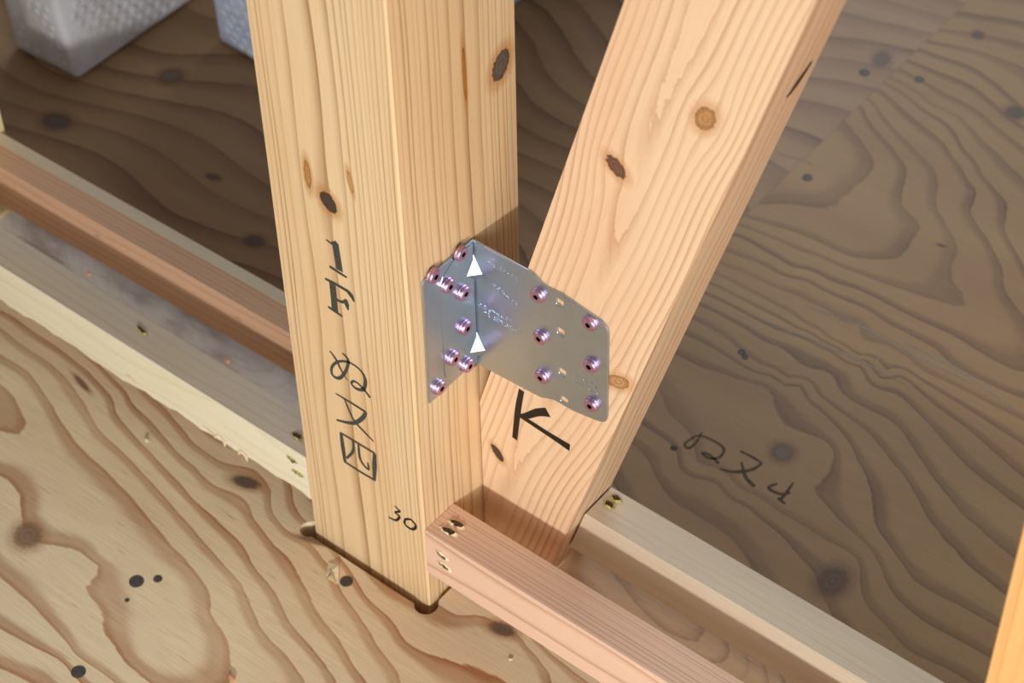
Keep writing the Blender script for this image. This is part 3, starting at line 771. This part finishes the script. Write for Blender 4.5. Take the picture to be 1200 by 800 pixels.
# ------------------------------------------------------------------ nails, ink and scratches on the plywood
nail_me = disc_mesh('nail', .0042, .0004, 16, .0003, .75)
ring_me = None
for px, sh, s in (((160, 681), sheet_f, 1.25), ((185, 678), sheet_f, .75), ((92, 787), sheet_f, 1.2), ((406, 681), sheet_f, 1.1), ((149, 703), sheet_f, .4),
               ((1013, 85), sheet_r, 0), ((1077, 93), sheet_r, 1.0), ((946, 208), sheet_r, 1.0), ((869, 412), sheet_r, .7), ((873, 418), sheet_r, .6)):
    if px == (1013, 85): sh, s = sheet_l, 1.1
    q = on(*px, 2, 0); n = link('nail', nail_me, sh, M['steel'] if s > .5 else M['dark'], (q[0], q[1], 0)); n.scale = (s, s, 1)
nail_me.materials.clear(); nail_me.materials.append(plain('blackened_nail', rgb('55504a'), .5, .4, .4, 900))
NU = (0, 0, 1)
TFl = lambda p: tile(770, 490, .15, p)
glyph('written_dot', [(TFl([(105,228),(132,232),(158,240)]), [.003,.006,.003])], 2, 0, NU, M['ink_faded'], sheet_r)
glyph('written_kana', [(TFl([(350,110),(310,180),(250,232),(215,205),(255,168),(330,135),(450,180),(522,240),(485,305),(410,312),(352,272),(405,282),(482,352)]),
    [.0012,.002,.0024,.002,.0016,.0014,.0018,.0024,.0022,.0022,.002,.0022,.0026])], 2, 0, NU, M['ink_faded'], sheet_r, 'faded handwritten kana nu')
glyph('written_kanji', [(TFl([(650,255),(740,300),(820,350)]), [.0018,.0022,.002]), (TFl([(820,350),(740,400),(610,418),(490,395)]), [.002,.0026,.003,.0016]), (TFl([(660,340),(690,455),(762,532)]), [.0016,.003,.003])], 2, 0, NU, M['ink_faded'], sheet_r, 'faded handwritten character')
glyph('written_digit', [(TFl([(940,510),(870,542),(960,590),(1040,580)]), [.0018,.0026,.0026,.002]), (TFl([(1065,500),(1010,580),(955,645)]), [.0012,.0026,.0022]), (TFl([(945,620),(975,645),(1000,668)]), [.002,.0024,.0014])], 2, 0, NU, M['ink_faded'], sheet_r, 'faded handwritten 4')
for pts, wd in ((((885, 372), (940, 393), (1010, 424), (1060, 450)), .0014), (((950, 360), (1010, 383), (1040, 400), (1090, 425), (1140, 450)), .0013), (((1060, 402), (1095, 418), (1135, 440), (1195, 485)), .0014),
                (((1022, 431), (1028, 424), (1030, 408)), .0008), (((910, 180), (935, 186), (952, 192)), .0008)):
    v, f = stroke([on(*q, 2, 0) for q in pts], [wd * .4] + [wd] * (len(pts) - 2) + [wd * .4], NU)
    link('scratch', mesh('scratch', v, f), sheet_r, M['thread'])
for px, dx, dy in (((388, 668), .012, .004), ((390, 671), .010, -.004)):
    q = on(*px, 2, 0)
    link('lifted_splinter', mesh('lifted_splinter', [q + (-.006, .004, .0003), q + (dx * .3, dy, .004), q + (dx, -.006, .0004), q + (0, -.006, .0003)], [(0, 3, 2, 1), (0, 1, 3), (1, 2, 3)]), sheet_f, M['pale'])

# loose wood crumbs
def crumb(name, px, z, s, mat, label, seed):
    q = on(*px, 2, z); rn = random.Random(seed); bm = bmesh.new(); bmesh.ops.create_icosphere(bm, subdivisions=1, radius=1)
    for vv in bm.verts: vv.co = Vector((vv.co.x * (1 + .5 * rn.random()), vv.co.y * (.6 + .4 * rn.random()), vv.co.z * (.45 + .3 * rn.random()))) * s
    lo = min(vv.co.z for vv in bm.verts)
    for vv in bm.verts: vv.co.z -= lo
    me = bpy.data.meshes.new(name); bm.to_mesh(me); bm.free()
    o = link(name, me, None, mat, (q[0], q[1], z + .0001), (0, 0, rn.random() * 3)); setp(o, label, 'wood crumb')
M['crumb'] = plain('tan_wood_crumb', rgb('d9a078'), .8)
crumb('wood_crumb', (105, 322), .0751, .0024, M['crumb'], 'tan wood crumb on the whitish batten, farther from the post', 1)
crumb('wood_crumb', (267, 424), .0751, .0024, M['crumb'], 'tan wood crumb on the whitish batten, closer to the post', 2)
crumb('wood_crumb', (172, 517), .0, .0022, M['pale'], 'pale wood crumb on the bright plywood beside the whitish batten', 3)
crumb('wood_crumb', (272, 796), .0, .0030, M['crumb'], 'orange wood crumb on the bright plywood in the broad dark grain', 4)
crumb('wood_crumb', (598, 773), .0, .0013, M['pale'], 'tiny pale wood crumb on the plywood below the pink batten', 5)

# ------------------------------------------------------------------ bubble-wrapped packages
def film(name, col, inner):
    t = NT(name); tc = t.node('ShaderNodeTexCoord').outputs['Object']
    n = t.noise(tc, 28, 4, .6)
    t.l.new(t.mix(t.ramp(n, .35, .65), col, inner), t.bsdf.inputs['Base Color'])
    t.bsdf.inputs['Roughness'].default_value = .28; t.bsdf.inputs['Specular IOR Level'].default_value = .6
    t.bsdf.inputs['Transmission Weight'].default_value = .15
    t.bsdf.inputs['Coat Weight'].default_value = .3; t.bsdf.inputs['Coat Roughness'].default_value = .2
    return t.m
M['film'] = film('bubble_wrap_film', rgb('dedee2'), rgb('cbc6c4'))
M['film2'] = film('bluish_bubble_wrap_film', rgb('dbe4f4'), rgb('c6d3ec'))
def package(name, x0, x1, y0, y1, h, mat, label, lean=0.0, pitch=.0112, faces=('+x', '-y')):
    root = empty(name, ((x0 + x1) / 2, (y0 + y1) / 2, 0))
    setp(root, label, 'package')
    cx, cy = root.location.x, root.location.y
    bm = bmesh.new(); bmesh.ops.create_cube(bm, size=1)
    for v in bm.verts: v.co = Vector((v.co.x * (x1 - x0), v.co.y * (y1 - y0), (v.co.z + .5) * h))
    bmesh.ops.subdivide_edges(bm, edges=bm.edges, cuts=5, use_grid_fill=True)
    rn = random.Random(3)
    for v in bm.verts:
        t = v.co.z / h
        v.co.x += lean * t * h + .0012 * math.sin(v.co.z * 70 + v.co.y * 40); v.co.y += .0015 * math.sin(v.co.x * 60 + v.co.z * 50)
    ed = [e for e in bm.edges if len(e.link_faces) == 2 and e.calc_face_angle(0) > .9]
    bmesh.ops.bevel(bm, geom=ed, offset=.006, segments=3, affect='EDGES', profile=.5)
    lo = min(v.co.z for v in bm.verts)
    for v in bm.verts: v.co.z -= lo - .0003
    me = bpy.data.meshes.new('wrapped_body'); bm.to_mesh(me); bm.free()
    for p in me.polygons: p.use_smooth = True
    link('wrapped_body', me, root, mat)
    # bubbles: low domes in a hexagonal pattern, one joined layer
    V = []; F = []
    hw, hd = (x1 - x0) / 2, (y1 - y0) / 2
    def dome(c, n, a, b, r):
        base = len(V); m = 8
        for rr, zz in ((r, 0), (r * .85, r * .13), (r * .5, r * .19)):
            for i in range(m):
                t = 2 * math.pi * i / m; V.append(c + a * rr * math.cos(t) + b * rr * math.sin(t) + n * zz)
        V.append(c + n * r * .19)
        for k in (0, 1):
            for i in range(m):
                j = (i + 1) % m; F.append((base + k * m + i, base + k * m + j, base + k * m + m + j, base + k * m + m + i))
        for i in range(m): F.append((base + 2 * m + i, base + 2 * m + (i + 1) % m, base + 3 * m))
    for fc in faces:
        L = hd if fc[1] == 'x' else hw
        rows = int((h - .02) / (pitch * .866)); cols = int((2 * L - .006) / pitch)
        for j in range(min(rows, 26)):
            for i in range(cols):
                s = -L + .003 + pitch * (i + .5 + .5 * (j % 2)); z = .011 + j * pitch * .866
                if abs(s) > L - .010: continue
                if fc[1] == 'x':
                    sg = 1 if fc[0] == '+' else -1
                    c = np.array([sg * hw + lean * z + .0012 * math.sin(z * 70 + s * 40), s, z]); n = np.array([sg, 0, 0]); a = np.array([0, sg, 0])
                else:
                    c = np.array([s + lean * z, -hd + .0015 * math.sin(s * 60 + z * 50), z]); n = np.array([0, -1, 0]); a = np.array([1, 0, 0])
                dome(c, n, a, np.array([0, 0, 1]), pitch * .37)
    o = link('bubble_layer', mesh('bubble_layer', V, F, True), root, mat); o['kind'] = 'stuff'
    return root
package('wrapped_package', -.672, -.594, .238, .72, .40, M['film'], 'greyish bubble-wrapped package on the shaded plywood, beside the left stud', -.10)
package('wrapped_package', -.536, -.36, .350, .80, .42, M['film2'], 'bluish white bubble-wrapped package partly hidden by the post', .0)
